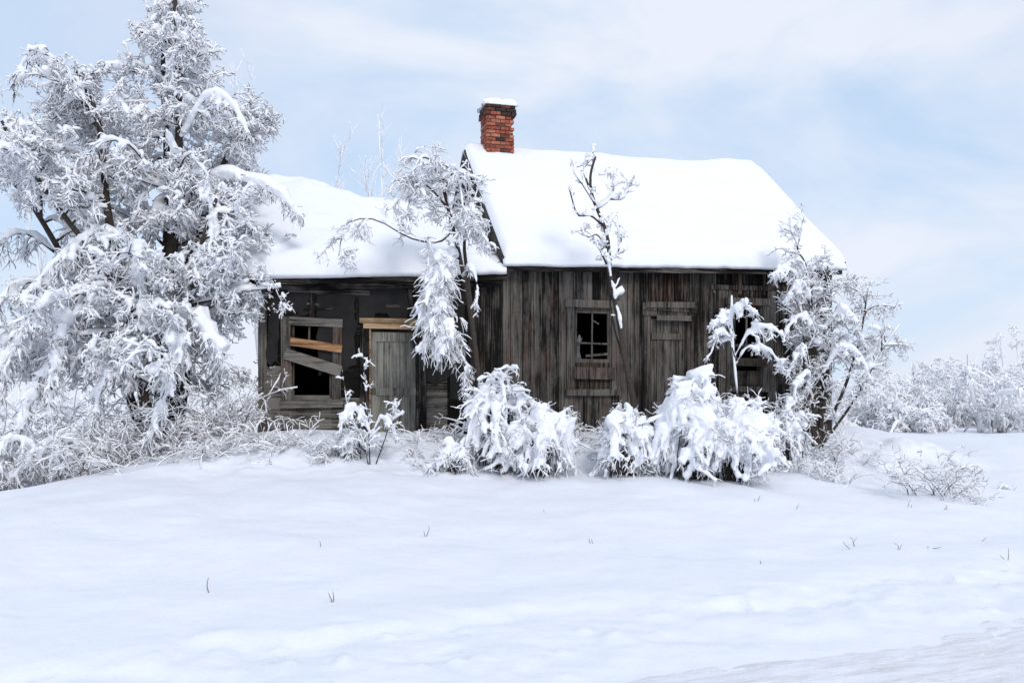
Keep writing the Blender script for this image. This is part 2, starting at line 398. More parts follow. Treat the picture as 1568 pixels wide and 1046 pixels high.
vb.box(WX0,WX0+.05,.1,4.6,.7,3.5,.0); vb.box(WX0,0,4.55,4.6,.7,3.55,.1)
vb.obj('wing_trim_boards',M_woodv,H)
tb=MB()
tb.box(-2.36,-1.43,-.11,-.05,2.885,2.965,.25,0,roty=-.008); tb.box(-2.30,-1.45,-.095,-.04,2.80,2.882,.65,0)
tb.box(-2.205,-2.178,-.06,-.02,1.0,2.80,.35,0); tb.box(-3.42,-2.63,-.12,-.09,2.46,2.585,.4,.7,roty=.13)
tb.obj('door_lintel_and_loose_slat',M_tan,H)
db=MB()
for (a,b) in segs(-2.17,-1.46,[],.15,.2): db.box(a,b-.004,-.015+rng.uniform(0,.006),.02,.95,2.75,rng.normal(.55,.1),.0)
db.box(-2.17,-1.46,-.03,-.016,2.60,2.75,.65); db.box(-2.17,-1.46,-.03,-.016,1.75,1.87,.5); db.box(-2.17,-2.09,-.03,-.016,1.0,2.6,.6)
db.obj('wing_door',M_door,H)
rb=MB()
def deck(mb,fn,x0,x1,ya,yr,yb,th,n=8):
    for i in range(n):
        a=x0+(x1-x0)*i/n; b=x0+(x1-x0)*(i+1)/n
        for (p,q) in ((ya,yr),(yr,yb)):
            mb.hexa([(a,p,fn(a,p)-th),(b,p,fn(b,p)-th),(b,q,fn(b,q)-th),(a,q,fn(a,q)-th),(a,p,fn(a,p)),(b,p,fn(b,p)),(b,q,fn(b,q)),(a,q,fn(a,q))],.1)
deck(rb,main_roof,-.06,6.2,-.25,2.8,5.85,.05)
deck(rb,wing_roof,-4.15,-.035,-.28,2.3,4.88,.05)
rb.box(-.05,6.18,-.262,-.253,3.84,3.96,.1,roty=-.027)
for gx in (-.075,6.21):
    for (ya,yb) in ((-.25,2.8),(5.85,2.8)):
        rb.beam((gx,ya,main_roof(gx,ya)-.07),(gx,yb,main_roof(gx,yb)-.07),.03,.18,.15)
for i in range(12):
    y=-.1+i*.25; rb.beam((-.11-rng.uniform(0,.10),y,main_roof(0,y)-.14-rng.uniform(0,.10)),(.0,y+.03,main_roof(0,y)-.13),.13,.02,.4)
for (ya,yb) in ((-.28,2.3),(4.88,2.3)):
    rb.beam((-4.17,ya,wing_roof(-4.15,ya)-.07),(-4.17,yb,wing_roof(-4.15,yb)-.07),.03,.15,.3)
rb.box(WX0,MX1,.1,MD-.1,1.0,1.2,.1)
rb.box(-.02,.03,.1,MD,1.2,3.9,.0)
rb.obj('roof_deck_and_trim',M_woodh,H)
def roof_snow(name,fn,x0,x1,ya,yr,yb,T,seed,rl=True,rr=True,mod=None,ex=.05):
    nx=int((x1-x0)/.045); half=int((yr-ya)*1.35/.045)
    U=np.linspace(x0-(ex if rl else 0),x1+(ex if rr else 0),nx); V=np.concatenate([np.linspace(ya-.06,yr,half),np.linspace(yr,yb+.06,half)[1:]])
    top=np.zeros((len(V),len(U),3)); bot=np.zeros_like(top)
    UU,VV=np.meshgrid(U,V)
    n_=fbm(UU*.7,VV*.9,seed,3); n2_=fbm(UU*4,VV*4,seed+9,2); w_=.035*fbm(UU*2.2,VV*2.2,seed+5,3)+.015*fbm(UU*7,VV*7,seed+7,2)
    for j,v in enumerate(V):
        ev=min(v-V[0],V[-1]-v)*1.35
        for i,u in enumerate(U):
            eu=9
            if rl: eu=min(eu,u-U[0])
            if rr: eu=min(eu,U[-1]-u)
            base=fn(u,v)
            n=n_[j,i]; n2=n2_[j,i]; wob=w_[j,i]
            e=min(ev/.17,eu/.17,1); e=max(e,0); pr=math.sqrt(max(0,1-(1-e)**2))
            t=T*(1+.35*n)*pr+.012*n2*pr
            if mod: t=max(t+mod(u,v)*pr,.02)
            rid=.06*math.exp(-((v-yr)/.25)**2)
            drop=-.07*(1-min(ev/.12,1)) if ev<.12 else 0
            dz=wob*(1-e)
            s=-1 if v<yr else 1
            off=(wob*1.2+.02*n2)*(1-min(ev/.3,1))*s*-1
            top[j,i]=(u,v+off,base+t+drop*.6+dz-rid*.8+.012); bot[j,i]=(u,v+off,base+drop+dz*.6+.006-(0.03 if ev<.06 else 0))
    ny,nxx=len(V),len(U)
    v=np.concatenate([top.reshape(-1,3),bot.reshape(-1,3)]); n=ny*nxx
    f=grid_faces(nxx,ny); f2=f[:,::-1]+n
    idx=np.arange(n).reshape(ny,nxx)
    loop=np.concatenate([idx[0,:],idx[1:,-1],idx[-1,:-1][::-1],idx[1:-1,0][::-1]])
    l2=np.roll(loop,-1); side=np.stack([loop,loop+n,l2+n,l2],-1)
    return mesh_obj(name,v,[f,f2,side],M_snow,True,H)
roof_snow('main_roof_snow',main_roof,-.07,6.22,-.25,2.8,5.85,.21,100,ex=.02)
def wmod(u,v):
    m=.10*math.exp(-((u+3.2)/.8)**2)*math.exp(-((v-1.4)/1.2)**2)
    k=1/(1+math.exp(-(v-(.55+.12*math.sin(u*3)+.1*(u+2)))/.05)); 
    if u>-2.6: m+= (-.15*k)*min(1,(u+2.6)/.6)*math.exp(-max(0,(v-1.3))/.5)
    m-=.20*sm((u+.45)/.35)
    return m+.09*float(fbm(u*2,v*2,300,3))
roof_snow('wing_roof_snow',wing_roof,-4.17,-.04,-.28,2.3,4.88,.24,200,True,False,wmod)
# chimney
cb=MB(); cc=(.57,2.72); cw,cd=.56,.48
zc=6.1; k=0
while zc<7.36:
    e=.035 if zc>7.1 else 0
    if zc>7.28: e=.02
    w=cw/2+e; d=cd/2+e
    t0=.15 if zc>7.12 else .55
    for (ax,fx,ln) in (('x',-d,w),('x',d,w),('y',-w,d),('y',w,d)):
        nb=3 if ax=='x' else 2
        L0=2*ln/nb; sh=(k%2)*L0*.5
        p=-ln-sh
        while p<ln-.01:
            a=max(p,-ln); b=min(p+L0,ln); p+=L0
            if b-a<.03: continue
            if ax=='x' and fx<0 and b>ln-.01 and 6.6<zc<7.2 and rng.random()<.4: b-=.06
            if b-a<.03: continue
            if ax=='y' and fx>0 and zc>6.55 and rng.random()<.3: continue
            j=rng.normal(0,.008); tone=t0+rng.normal(0,.22)
            if ax=='x': cb.box(cc[0]+a+.006,cc[0]+b-.006,cc[1]+fx-(0 if fx<0 else .1)+j,cc[1]+fx+(.1 if fx<0 else 0)+j,zc+.006,zc+.062,tone,rot=rng.normal(0,.03))
            else: cb.box(cc[0]+fx-(0 if fx<0 else .1)+j,cc[0]+fx+(.1 if fx<0 else 0)+j,cc[1]+max(a,-ln+.1)+.002,cc[1]+b-.006,zc+.004,zc+.062,tone,rot=rng.normal(0,.02))
    zc+=.07; k+=1
cb.obj('chimney_bricks',M_brick,H,.005)
mo=MB(); mo.box(cc[0]-cw/2+.03,cc[0]+cw/2-.06,cc[1]-cd/2+.025,cc[1]+cd/2-.02,6.0,7.33,.3); mo.obj('chimney_mortar_core',M_mortar,H)
n=26; G=np.linspace(-1,1,n); gx,gy=np.meshgrid(G,G)
pr=np.sqrt(np.clip(1-np.maximum(np.abs(gx),np.abs(gy))**3,0,1))
tx=cc[0]-.02+gx*(.34+.02*np.sin(gy*5)); ty=cc[1]+gy*.29
tz=7.37+.15*pr+.09*fbm(gx*1.6,gy*1.6,9,3)*pr - .05*np.clip(-gx-.6,0,1) - .02*(pr<.3)
tp=np.stack([tx,ty,tz],-1).reshape(-1,3); bt=tp.copy(); bt[:,2]=7.35
f=grid_faces(n,n); idx=np.arange(n*n).reshape(n,n); loop=np.concatenate([idx[0,:],idx[1:,-1],idx[-1,:-1][::-1],idx[1:-1,0][::-1]]); l2=np.roll(loop,-1)
mesh_obj('chimney_snow_cap',np.concatenate([tp,bt]),[f,f[:,::-1]+n*n,np.stack([loop,loop+n*n,l2+n*n,l2],-1)],M_snow,True,H)

# ------------------------------------------------------------------ plants
def tubes(P,R,sides=5,cap=False):
    M,Np,_=P.shape
    T=nrm(np.gradient(P,axis=1)); mean=nrm(P[:,-1]-P[:,0])
    ref=np.where(np.abs(mean[:,2:3])>.75,np.array([[1.,.1,0]]),np.array([[0,0,1.]]))[:,None,:]
    A=nrm(np.cross(T,np.broadcast_to(ref,T.shape))+1e-6); B=np.cross(A,T)
    an=np.linspace(0,2*np.pi,sides,endpoint=False)
    ring=P[:,:,None,:]+R[:,:,None,None]*(np.cos(an)[:,None]*A[:,:,None,:]+np.sin(an)[:,None]*B[:,:,None,:])
    base=(np.arange(M)*Np*sides)[:,None,None]; i=np.arange(Np-1)[None,:,None]; k=np.arange(sides)[None,None,:]
    a=base+i*sides+k; b=base+i*sides+(k+1)%sides
    q=np.stack([a,b,b+sides,a+sides],-1).reshape(-1,4)
    caps=np.zeros((0,sides),int)
    if cap:
        s0=(np.arange(M)*Np*sides)[:,None]+np.arange(sides)[None,::-1]
        s1=(np.arange(M)*Np*sides+(Np-1)*sides)[:,None]+np.arange(sides)[None,:]
        caps=np.concatenate([s0,s1])
    return ring.reshape(-1,3),q,caps
def grow(S,D,L,n,droop=.05,wig=.1):
    M=len(S); L=np.broadcast_to(L,(M,)); st=(L/(n-1))[:,None]; P=[S]; d=nrm(D.copy())
    for i in range(n-1):
        d=d+rng.normal(0,wig,(M,3)); d[:,2]-=droop; d=nrm(d); P.append(P[-1]+d*st)
    return np.stack(P,1)
def sample(P,per,t0,t1):
    M,Np,_=P.shape; idx=np.repeat(np.arange(M),per); t=rng.uniform(t0,t1,len(idx))
    tt=t*(Np-1); i=np.minimum(tt.astype(int),Np-2); f=(tt-i)[:,None]
    return P[idx,i]*(1-f)+P[idx,i+1]*f, nrm(P[idx,i+1]-P[idx,i]), idx, t
def cdir(tan,a,b,up):
    r=rng.normal(size=tan.shape); r=nrm(r-(r*tan).sum(-1,keepdims=True)*tan)
    d=tan*a+r*b; d[:,2]+=up; return nrm(d)
def path(ctrl,n):
    c=np.array(ctrl,float); c=np.vstack([2*c[0]-c[1],c,2*c[-1]-c[-2]]); m=len(c)-3
    out=[]
    for t in np.linspace(0,m-1e-6,n):
        i=int(t); f=t-i; p0,p1,p2,p3=c[i:i+4]
        out.append(.5*((2*p1)+(-p0+p2)*f+(2*p0-5*p1+4*p2-p3)*f*f+(-p0+3*p1-3*p2+p3)*f**3))
    return np.array(out)
ctex=bpy.data.textures.new('lumps','CLOUDS'); ctex.noise_scale=.09; ctex.noise_depth=2
class Plant:
    def __init__(s,name,bark=None): s.e=empty(name); s.b=[];s.s=[];s.h=[];s.bark=bark or M_bark
    def wood(s,P,r0,r1,sides=5):
        M,n,_=P.shape; r0=np.broadcast_to(r0,(M,));r1=np.broadcast_to(r1,(M,))
        s.b.append((P,r0[:,None]+(r1-r0)[:,None]*np.linspace(0,1,n)[None]**.8,sides))
    def snow(s,P,w,heavy=False,sides=5,end=.75,mini=.35,lift=.75,var=.42):
        M,n,_=P.shape; T=nrm(np.gradient(P,axis=1)); h=np.sqrt(np.clip(1-T[...,2]**2,0,1))
        pr=np.interp(np.linspace(0,1,n),[0,.15,.7,1],[.6,1,1,end])
        S=np.broadcast_to(w,(M,))[:,None]*np.exp(rng.normal(0,var*.8,(M,1)))*pr[None]*(mini+(1-mini)*h)*rng.uniform(1-var,1+var,(M,n))
        Q=P.copy(); Q[...,2]+=S*lift
        (s.h if heavy else s.s).append((Q,S,6 if heavy else sides))
    def build(s,vox=.02,disp=.024):
        for nm,lst,mat in (('branches',s.b,s.bark),('snow_coating',s.s,M_frost),('snow_clumps',s.h,M_snow)):
            if not lst: continue
            V=[];Q=[];C={};o=0
            for (P,Rr,sd) in lst:
                v,q,c=tubes(P,Rr,sd,nm!='branches'); V.append(v);Q.append(q+o)
                if len(c): C.setdefault(sd,[]).append(c+o)
                o+=len(v)
            ob=mesh_obj(nm,np.concatenate(V),[np.concatenate(Q)]+[np.concatenate(c) for c in C.values()],mat,True,s.e)
            if nm=='snow_clumps':
                m=ob.modifiers.new('fuse','REMESH'); m.mode='VOXEL'; m.voxel_size=vox; m.use_smooth_shade=True
                d=ob.modifiers.new('sm','SMOOTH'); d.iterations=2; d.factor=.5
                if disp:
                    d=ob.modifiers.new('lump','DISPLACE'); d.texture=ctex; d.strength=disp; d.texture_coords='LOCAL'; d.mid_level=.5
    def bough(s,ctrl,r,w,nf=30,fl=.4,spread=.5,droop=.35,fw=.6,sub=2,t0=.15):
        P=path(ctrl,14)[None]; s.wood(P,r,r*.3); s.snow(P,w,True,lift=.8)
        p,t,i,tt=sample(P,nf,t0,1.0)
        d=cdir(t,.5,spread*1.2,-.15); F=grow(p,d,fl*rng.uniform(.4,1.15,len(p))*(1.15-.5*tt),7,droop,.2)
        s.wood(F,r*.35,.004,4); s.snow(F,w*fw,True,end=.7,mini=.5,lift=.7,var=.55)
        if sub:
            p,t,i,tt=sample(F,sub,.3,1); d=cdir(t,.7,.8,-.2); G=grow(p,d,fl*.4*rng.uniform(.4,1.2,len(p)),5,droop,.2)
            s.wood(G,.006,.003,4); s.snow(G,w*fw*.55,True,end=.7,mini=.55,lift=.6,var=.5)
            p,t,i,tt=sample(F,sub*4,.2,1); d=cdir(t,.7,.9,-.1); G=grow(p,d,fl*.55*rng.uniform(.3,1.2,len(p)),5,droop*.7,.25)
            s.wood(G,.004,.002,3); s.snow(G,.009,False,3)
    def twiggy(s,P,specs,clump=0,cw=.03):
        for (per,t0,t1,l0,l1,a,b,up,dr,wg,r,w) in specs:
            p,t,i,tt=sample(P,per,t0,t1); d=cdir(t,a,b,up)
            fine=r<=.004
            P=grow(p,d,rng.uniform(l0,l1,len(p))*(1.2-.5*tt),4 if fine else 6,dr,wg)
            s.wood(P,r,r*.35,3)
            if w: s.snow(P,w,sides=3 if fine else 4,lift=.8,mini=.5)
            if clump and not fine:
                k=rng.random(len(P))<clump
                if k.any(): s.snow(P[k],cw,True,end=.4,mini=.3,lift=.6,var=.5)
        return P

# big snow tree on the left
T=Plant('snow_laden_tree')
stems=[path(c,16) for c in (
 [(-5.25,13.9,.4),(-5.3,13.85,2.6),(-5.12,13.9,4.4),(-5.1,14,6.2),(-5.2,14,8.7)],
 [(-5.35,13.8,.4),(-5.6,13.6,2.5),(-5.95,13.5,4.3),(-6.15,13.6,5.8),(-6.5,13.6,6.6)],
 [(-5.2,14.0,.4),(-4.98,14.1,2.8),(-4.85,14.3,4.4),(-4.45,14.5,5.7),(-4.2,14.6,6.2)],
 [(-5.4,13.9,.4),(-6.0,14.1,2.0),(-6.8,14.3,3.5),(-7.6,14.4,4.8),(-8.1,14.4,5.3)],
 [(-5.3,13.9,2.6),(-5.35,14.2,5.0),(-5.5,14.4,7.0),(-5.4,14.4,7.8)],
 [(-5.3,13.9,1.6),(-5.7,13.3,3.2),(-6.6,13.0,4.6),(-7.2,12.9,5.6)],
 [(-5.2,13.9,1.4),(-4.8,13.5,2.6),(-4.55,13.3,3.8),(-4.3,13.3,4.6)])]
S=np.stack(stems); T.wood(S,[.16,.11,.11,.09,.08,.07,.06],.022,8); T.snow(S,.03,mini=.1)
p,t,i,tt=sample(S,16,.18,1.0)
hz=np.clip((p[:,2]-5.0)/3.5,0,1)
d=cdir(t,.35,1.0,.12); ln=(.45+1.45*np.clip(1-tt,0,1)**.8)*rng.uniform(.6,1.15,len(p))*(1-.45*hz)
L1=grow(p,d,ln,9,.08,.14); T.wood(L1,.028,.009,5); T.snow(L1,.032)
T.snow(L1[rng.random(len(L1))<.5],.04,True,mini=.2)
L2=T.twiggy(L1,[(10,.12,1,.25,.65,.5,.9,.0,.12,.24,.011,.021)],.35,.034)
T.twiggy(L2,[(7,.15,1,.09,.30,.6,.9,-.02,.14,.34,.0065,.0145),(4,.15,1,.05,.15,.6,.9,.0,.1,.34,.004,.0105)],.0)
p,t,i,tt=sample(L2,2,.2,1); Q=grow(p,cdir(t,.6,.9,-.1),rng.uniform(.06,.2,len(p)),5,.2,.3); T.snow(Q,.026,True,mini=.4,var=.5)
BO=[([(-5.4,13.6,3.9),(-5.9,13.2,4.1),(-6.4,13.0,3.7),(-6.9,12.9,3.1)],.035,.055,46,.5),
 ([(-5.5,13.6,3.3),(-6.2,13.1,3.2),(-6.8,12.8,2.7),(-7.1,12.7,1.9)],.035,.06,50,.5),
 ([(-5.4,13.6,3.5),(-5.35,13.1,3.75),(-5.25,12.9,3.4),(-5.15,12.8,2.75)],.03,.06,30,.4),
 ([(-5.0,13.5,2.3),(-4.7,13.0,2.65),(-4.75,12.8,2.1),(-5.05,12.75,1.15)],.03,.065,54,.42),
 ([(-5.1,13.6,2.6),(-4.7,13.2,2.8),(-4.4,13.0,2.7),(-4.05,12.9,2.3)],.03,.055,36,.38),
 ([(-4.9,13.8,4.6),(-4.6,13.4,4.95),(-4.4,13.3,4.6),(-4.35,13.3,4.0)],.03,.07,34,.35),
 ([(-4.9,14.0,4.8),(-4.3,13.8,5.0),(-3.6,13.7,4.8),(-3.1,13.6,4.35)],.022,.045,34,.3),
 ([(-6.0,13.4,5.6),(-6.5,13.2,6.5),(-6.9,13.1,6.6),(-7.2,13.1,6.1)],.02,.04,24,.3),
 ([(-7.0,14.2,3.9),(-7.4,13.8,4.2),(-7.8,13.6,3.8),(-8.0,13.6,3.2)],.025,.045,26,.4),
 ([(-5.0,13.8,5.6),(-4.6,13.6,6.1),(-4.2,13.5,6.1),(-3.9,13.5,5.6)],.02,.03,14,.3),
 ([(-5.8,13.5,2.3),(-6.3,13.0,2.4),(-6.6,12.7,1.9),(-6.9,12.6,1.1)],.025,.055,38,.42),
 ([(-5.6,13.4,2.9),(-6.1,12.9,2.9),(-6.3,12.6,2.3),(-6.35,12.6,1.5)],.028,.05,36,.4),
 ([(-5.3,13.5,1.9),(-5.6,12.9,2.1),(-5.75,12.7,1.7),(-5.9,12.7,1.0)],.022,.05,30,.35),
 ([(-6.5,14,3.3),(-7.2,13.5,3.4),(-7.6,13.3,2.9),(-7.8,13.2,2.1)],.025,.05,34,.42),
 ([(-6.3,14,2.4),(-7.0,13.4,2.4),(-7.4,13,2.0),(-7.5,12.9,1.2)],.025,.05,34,.42),
 ([(-5.0,13.8,3.6),(-4.6,13.3,3.9),(-4.3,13.1,3.6),(-4.2,13.1,3.1)],.025,.05,26,.33),
 ([(-5.3,13.6,5.0),(-5.6,13.2,5.4),(-6.0,13.0,5.2),(-6.2,13,4.6)],.02,.04,24,.35)]
for (c,r,w,nf,fl) in BO: T.bough(c,r,w,nf,fl,spread=.45,droop=.28,fw=.6)
T.build(.02)

def thicket(name,cs,n,h,w=.010,bark=None,lean=.5,spread=.35,droop=.06,specs=None):
    Pn=Plant(name,bark or M_barkg); 
    c=np.repeat(np.array(cs,float),n,axis=0); hh=c[:,2].copy()
    xy=c[:,:2]+rng.normal(0,spread,(len(c),2)); z=height(xy[:,0],xy[:,1])-.08
    S0=np.column_stack([xy,z]); D=np.column_stack([rng.normal(0,lean,(len(c),2)),np.ones(len(c))])
    P=grow(S0,D,hh*h*rng.uniform(.5,1.1,len(c)),8,droop,.12); Pn.wood(P,.009*h**.5,.003,4); Pn.snow(P,w*1.0)
    Pn.twiggy(P,specs or [(6,.2,1,.15,.5,.6,.8,.1,.10,.2,.005,w*.7),(4,.2,1,.07,.2,.6,.8,.1,.08,.25,.0035,w*.55)])
    return Pn
cs=[(-5.2,13.1,.7),(-5.9,13.0,.9),(-6.5,12.9,.9),(-7.0,12.7,.7),(-6.0,13.6,1.2),(-4.5,13.9,1.1),(-7.4,13.2,1.0),(-6.9,13.8,1.3),(-7.9,13.6,1.3),(-4.3,14.1,1.3),(-4.9,13.5,.6),(-4.6,13.0,.5),(-5.6,12.5,.5)]
u=thicket('frosted_undergrowth',cs,15,1.15,.012,lean=.6); 
for c in ((-6.7,12.3,.8),(-6.2,12.5,.7),(-7.1,12.2,.6)):
    z0=float(height(c[0],c[1])); u.bough([(c[0]+.3,c[1]+.3,z0),(c[0]+.15,c[1]+.1,z0+c[2]*.8),(c[0]-.2,c[1]-.1,z0+c[2]*.7),(c[0]-.5,c[1]-.2,z0+.1)],.012,.045,26,.28)
u.build()

# small tree in front of wing
A=Plant('snow_laden_tree')
S=np.stack([path(c,14) for c in ([(-.42,13.8,.8),(-.5,13.8,1.9),(-.62,13.8,2.9),(-.80,13.75,3.9),(-1.0,13.75,4.7),(-1.05,13.7,5.0)],
 [(-.50,13.9,.8),(-.60,14.0,1.8),(-.60,13.95,2.8),(-.72,13.9,3.9),(-.72,13.85,4.2),(-.82,13.9,4.6)])])
A.wood(S,[.06,.048],.016,7); A.snow(S,.03,mini=.2)
br=[[(-.92,13.75,4.2),(-1.1,13.5,4.0),(-1.5,13.4,4.05),(-2.0,13.3,4.3),(-2.4,13.2,4.2),(-2.5,13.2,3.75)],
 [(-1.0,13.75,4.6),(-1.25,13.6,4.85),(-1.5,13.5,4.85),(-1.75,13.5,4.5)],
 [(-1.0,13.75,4.7),(-.92,13.6,5.0),(-.8,13.5,4.95),(-.72,13.4,4.5),(-.72,13.4,4.1)],
 [(-1.0,13.75,4.7),(-1.15,13.5,5.15),(-1.35,13.4,5.2),(-1.5,13.4,4.8)],
 [(-.75,13.9,4.2),(-.66,13.7,4.5),(-.58,13.6,4.5),(-.50,13.5,4.1)]]
B=np.stack([path(c,14) for c in br]); A.wood(B,.022,.008,6); A.snow(B,.032,mini=.5)
p,t,i,tt=sample(B,11,.1,1); L=grow(p,cdir(t,.5,.8,.2),rng.uniform(.18,.45,len(p)),8,.18,.14); A.wood(L,.009,.004,4); A.snow(L,.018)
A.twiggy(L,[(7,.1,1,.1,.28,.6,.7,-.05,.16,.25,.005,.012),(4,.2,1,.05,.15,.6,.8,0,.1,.3,.0035,.009)],.15,.024)
p,t,i,tt=sample(S,9,.72,1); L=grow(p,cdir(t,.6,.8,.2),rng.uniform(.15,.4,len(p)),8,.16,.14); A.wood(L,.009,.004,4); A.snow(L,.017)
A.twiggy(L,[(7,.1,1,.1,.25,.6,.7,0,.14,.25,.005,.012),(4,.2,1,.05,.15,.6,.8,0,.1,.3,.0035,.009)])
A.bough([(-.82,13.75,3.8),(-1.0,13.5,3.75),(-1.12,13.3,3.3),(-1.2,13.25,2.5)],.022,.065,95,.48,.75,.3,.6)
A.bough([(-.82,13.75,3.8),(-1.05,13.4,3.6),(-1.05,13.3,3.1),(-.95,13.2,2.5)],.02,.06,85,.52,.8,.3,.6)
A.bough([(-.75,13.75,3.5),(-.6,13.4,3.6),(-.5,13.3,3.3),(-.52,13.3,3.0)],.012,.028,10,.16)
A.bough([(-.9,13.5,2.9),(-.8,13.3,2.6),(-.72,13.3,2.3),(-.65,13.3,1.9)],.012,.022,30,.3,fw=.7)
A.build(.016)

# slim crooked tree before the main wall
C=Plant('snow_laden_tree')
S=path([(1.98,14.1,.8),(1.86,14.1,1.7),(1.72,14.1,2.4),(1.66,14.1,2.8),(1.52,14.05,3.5),(1.46,14.05,4.2),(1.25,14.05,4.75),(1.2,14,5.1),(1.28,14,5.4)],24)[None]
C.wood(S,.058,.016,7); C.snow(S,.030,mini=.45)
S2=path([(1.94,14.15,.9),(1.80,14.18,2.0),(1.56,14.15,2.9),(1.47,14.1,3.7)],14)[None]; C.wood(S2,.025,.012,6); C.snow(S2,.022,mini=.4)
br=[[(1.40,14.05,4.35),(1.2,14,4.5),(1.0,13.95,4.5),(.88,13.9,4.85)],[(1.3,14.05,4.65),(1.1,14,4.95),(.95,13.95,5.15),(.98,13.95,5.25)],
 [(1.3,14.05,4.6),(1.5,14,4.75),(1.55,13.9,5.0),(1.5,13.9,5.15)],[(1.5,14,4.75),(1.7,13.95,4.75),(1.78,13.9,4.95),(1.82,13.9,4.98)],
 [(1.46,14.05,4.1),(1.5,14,4.4),(1.62,14,4.5),(1.62,14,4.3)],[(1.48,14.05,3.8),(1.6,13.95,3.9),(1.66,13.9,4.1),(1.66,13.9,4.2)],[(1.2,14.05,4.9),(1.1,14,5.2),(1.2,14,5.35),(1.25,14,5.5)],
 [(1.45,14,3.75),(1.36,13.95,3.95),(1.4,13.9,4.0),(1.3,13.9,4.1)],[(1.46,14,4.0),(1.3,13.95,4.2),(1.15,13.9,4.15),(1.05,13.9,4.3)]]
B=np.stack([path(c,9) for c in br]); C.wood(B,.019,.010,5); C.snow(B,.034,mini=.5)
C.twiggy(B,[(8,.1,1,.08,.26,.5,.9,.15,.0,.35,.009,.021),(3,.3,1,.05,.12,.6,.8,.1,.0,.3,.005,.014)])
p,t,i,tt=sample(S,10,.4,.75); L=grow(p,cdir(t,.4,.9,.1),rng.uniform(.08,.25,len(p)),6,.05,.15); C.wood(L,.006,.003,4); C.snow(L,.024)
for (za,zb,wd) in ((2.75,3.12,.034),(3.2,3.5,.045),(3.55,3.95,.040)):
    fx=lambda z: 1.66-(z-2.8)*.2
    Q=path([(fx(za),13.98,za),(fx((za+zb)/2)+.01,13.97,(za+zb)/2),(fx(zb),13.98,zb)],7)[None]; C.snow(Q,wd,True,mini=.75,end=.4,var=.3)
C.build(.014)

# weeping snow-laden bushes
def bush(cx,cy,rx,ry,Hh,n=60,w=.05,name='snow_laden_bush',fing=6,bark=None):
    Pn=Plant(name,bark); z0=float(height(cx,cy))-.05
    ph=rng.uniform(0,2*np.pi,n); rho=np.sqrt(rng.uniform(.02,1,n)); t=np.linspace(0,1,11)[None]
    hz=Hh*(1-.42*rho**2)*rng.uniform(.80,1.04,n)
    hor=rho[:,None]*(t**1.1)
    x=cx+np.cos(ph)[:,None]*(hor*rx)+rng.normal(0,.10,(n,1))*(1-t); y=cy+np.sin(ph)[:,None]*(hor*ry)+rng.normal(0,.10,(n,1))*(1-t)
    z=z0+hz[:,None]*np.sin(t*2.85)**.85
    P=np.stack([x,y,z],-1)+np.cumsum(rng.normal(0,.018,(n,11,3)),axis=1)
    Pn.wood(P,.009,.004,5)
    q=P[:,4:]; Pn.snow(q,w*1.1,True,end=.6,mini=.35,lift=.7,var=.5)
    p,tn,i,tt=sample(P,fing,.4,1); d=cdir(tn,.6,.7,-.05); F=grow(p,d,rng.uniform(.08,.32,len(p))*Hh,6,.2,.24)
    Pn.wood(F,.006,.003,4); Pn.snow(F,w*.55,True,end=.7,mini=.5,lift=.6,var=.55)
    p,tn,i,tt=sample(F,5,.2,1); d=cdir(tn,.7,.8,-.05); F=grow(p,d,rng.uniform(.06,.2,len(p)),5,.15,.25)
    Pn.wood(F,.0045,.002,3); Pn.snow(F,.009,sides=3)
    return Pn
bush(-.20,13.3,.50,.5,1.50,40,.05).build(.017)
bush(.40,13.2,.60,.5,1.0,46,.06).build(.017)
bush(1.62,13.2,.45,.45,1.0,40,.055).build(.017)
bush(2.60,13.05,.68,.6,1.42,85,.075).build(.018)
bush(3.15,12.95,.65,.6,1.10,65,.065).build(.018)
bush(3.75,14.0,.40,.4,1.1,30,.05).build(.017)
bush(-2.3,13.2,.32,.3,.42,18,.035).build(.016)
bush(-.85,13.1,.36,.32,.38,18,.045).build(.016)
bush(4.35,14.4,.3,.35,1.05,18,.045).build(.016)

# snow-laden sapling before second window
E=Plant('snow_laden_sapling')
S=path([(3.45,13.9,1.0),(3.42,13.9,1.8),(3.35,13.9,2.6),(3.33,13.85,3.25)],12)[None]; E.wood(S,.022,.008,6); E.snow(S,.025)
for c in ([(3.40,13.9,2.3),(3.25,13.8,2.65),(3.1,13.7,2.7),(2.98,13.7,2.35)],[(3.38,13.9,2.6),(3.3,13.8,2.95),(3.45,13.7,3.05),(3.65,13.7,2.95)],
 [(3.4,13.9,2.35),(3.6,13.8,2.7),(3.85,13.7,2.75),(4.1,13.7,2.6)],[(3.4,13.9,2.2),(3.55,13.8,2.45),(3.85,13.7,2.4),(4.05,13.7,2.15)],[(3.36,13.9,2.6),(3.2,13.8,2.9),(3.15,13.8,2.95),(3.05,13.8,2.75)]):
    E.bough(c,.012,.046,11,.2,.5,.15,.62,sub=2)
E.build(.015)
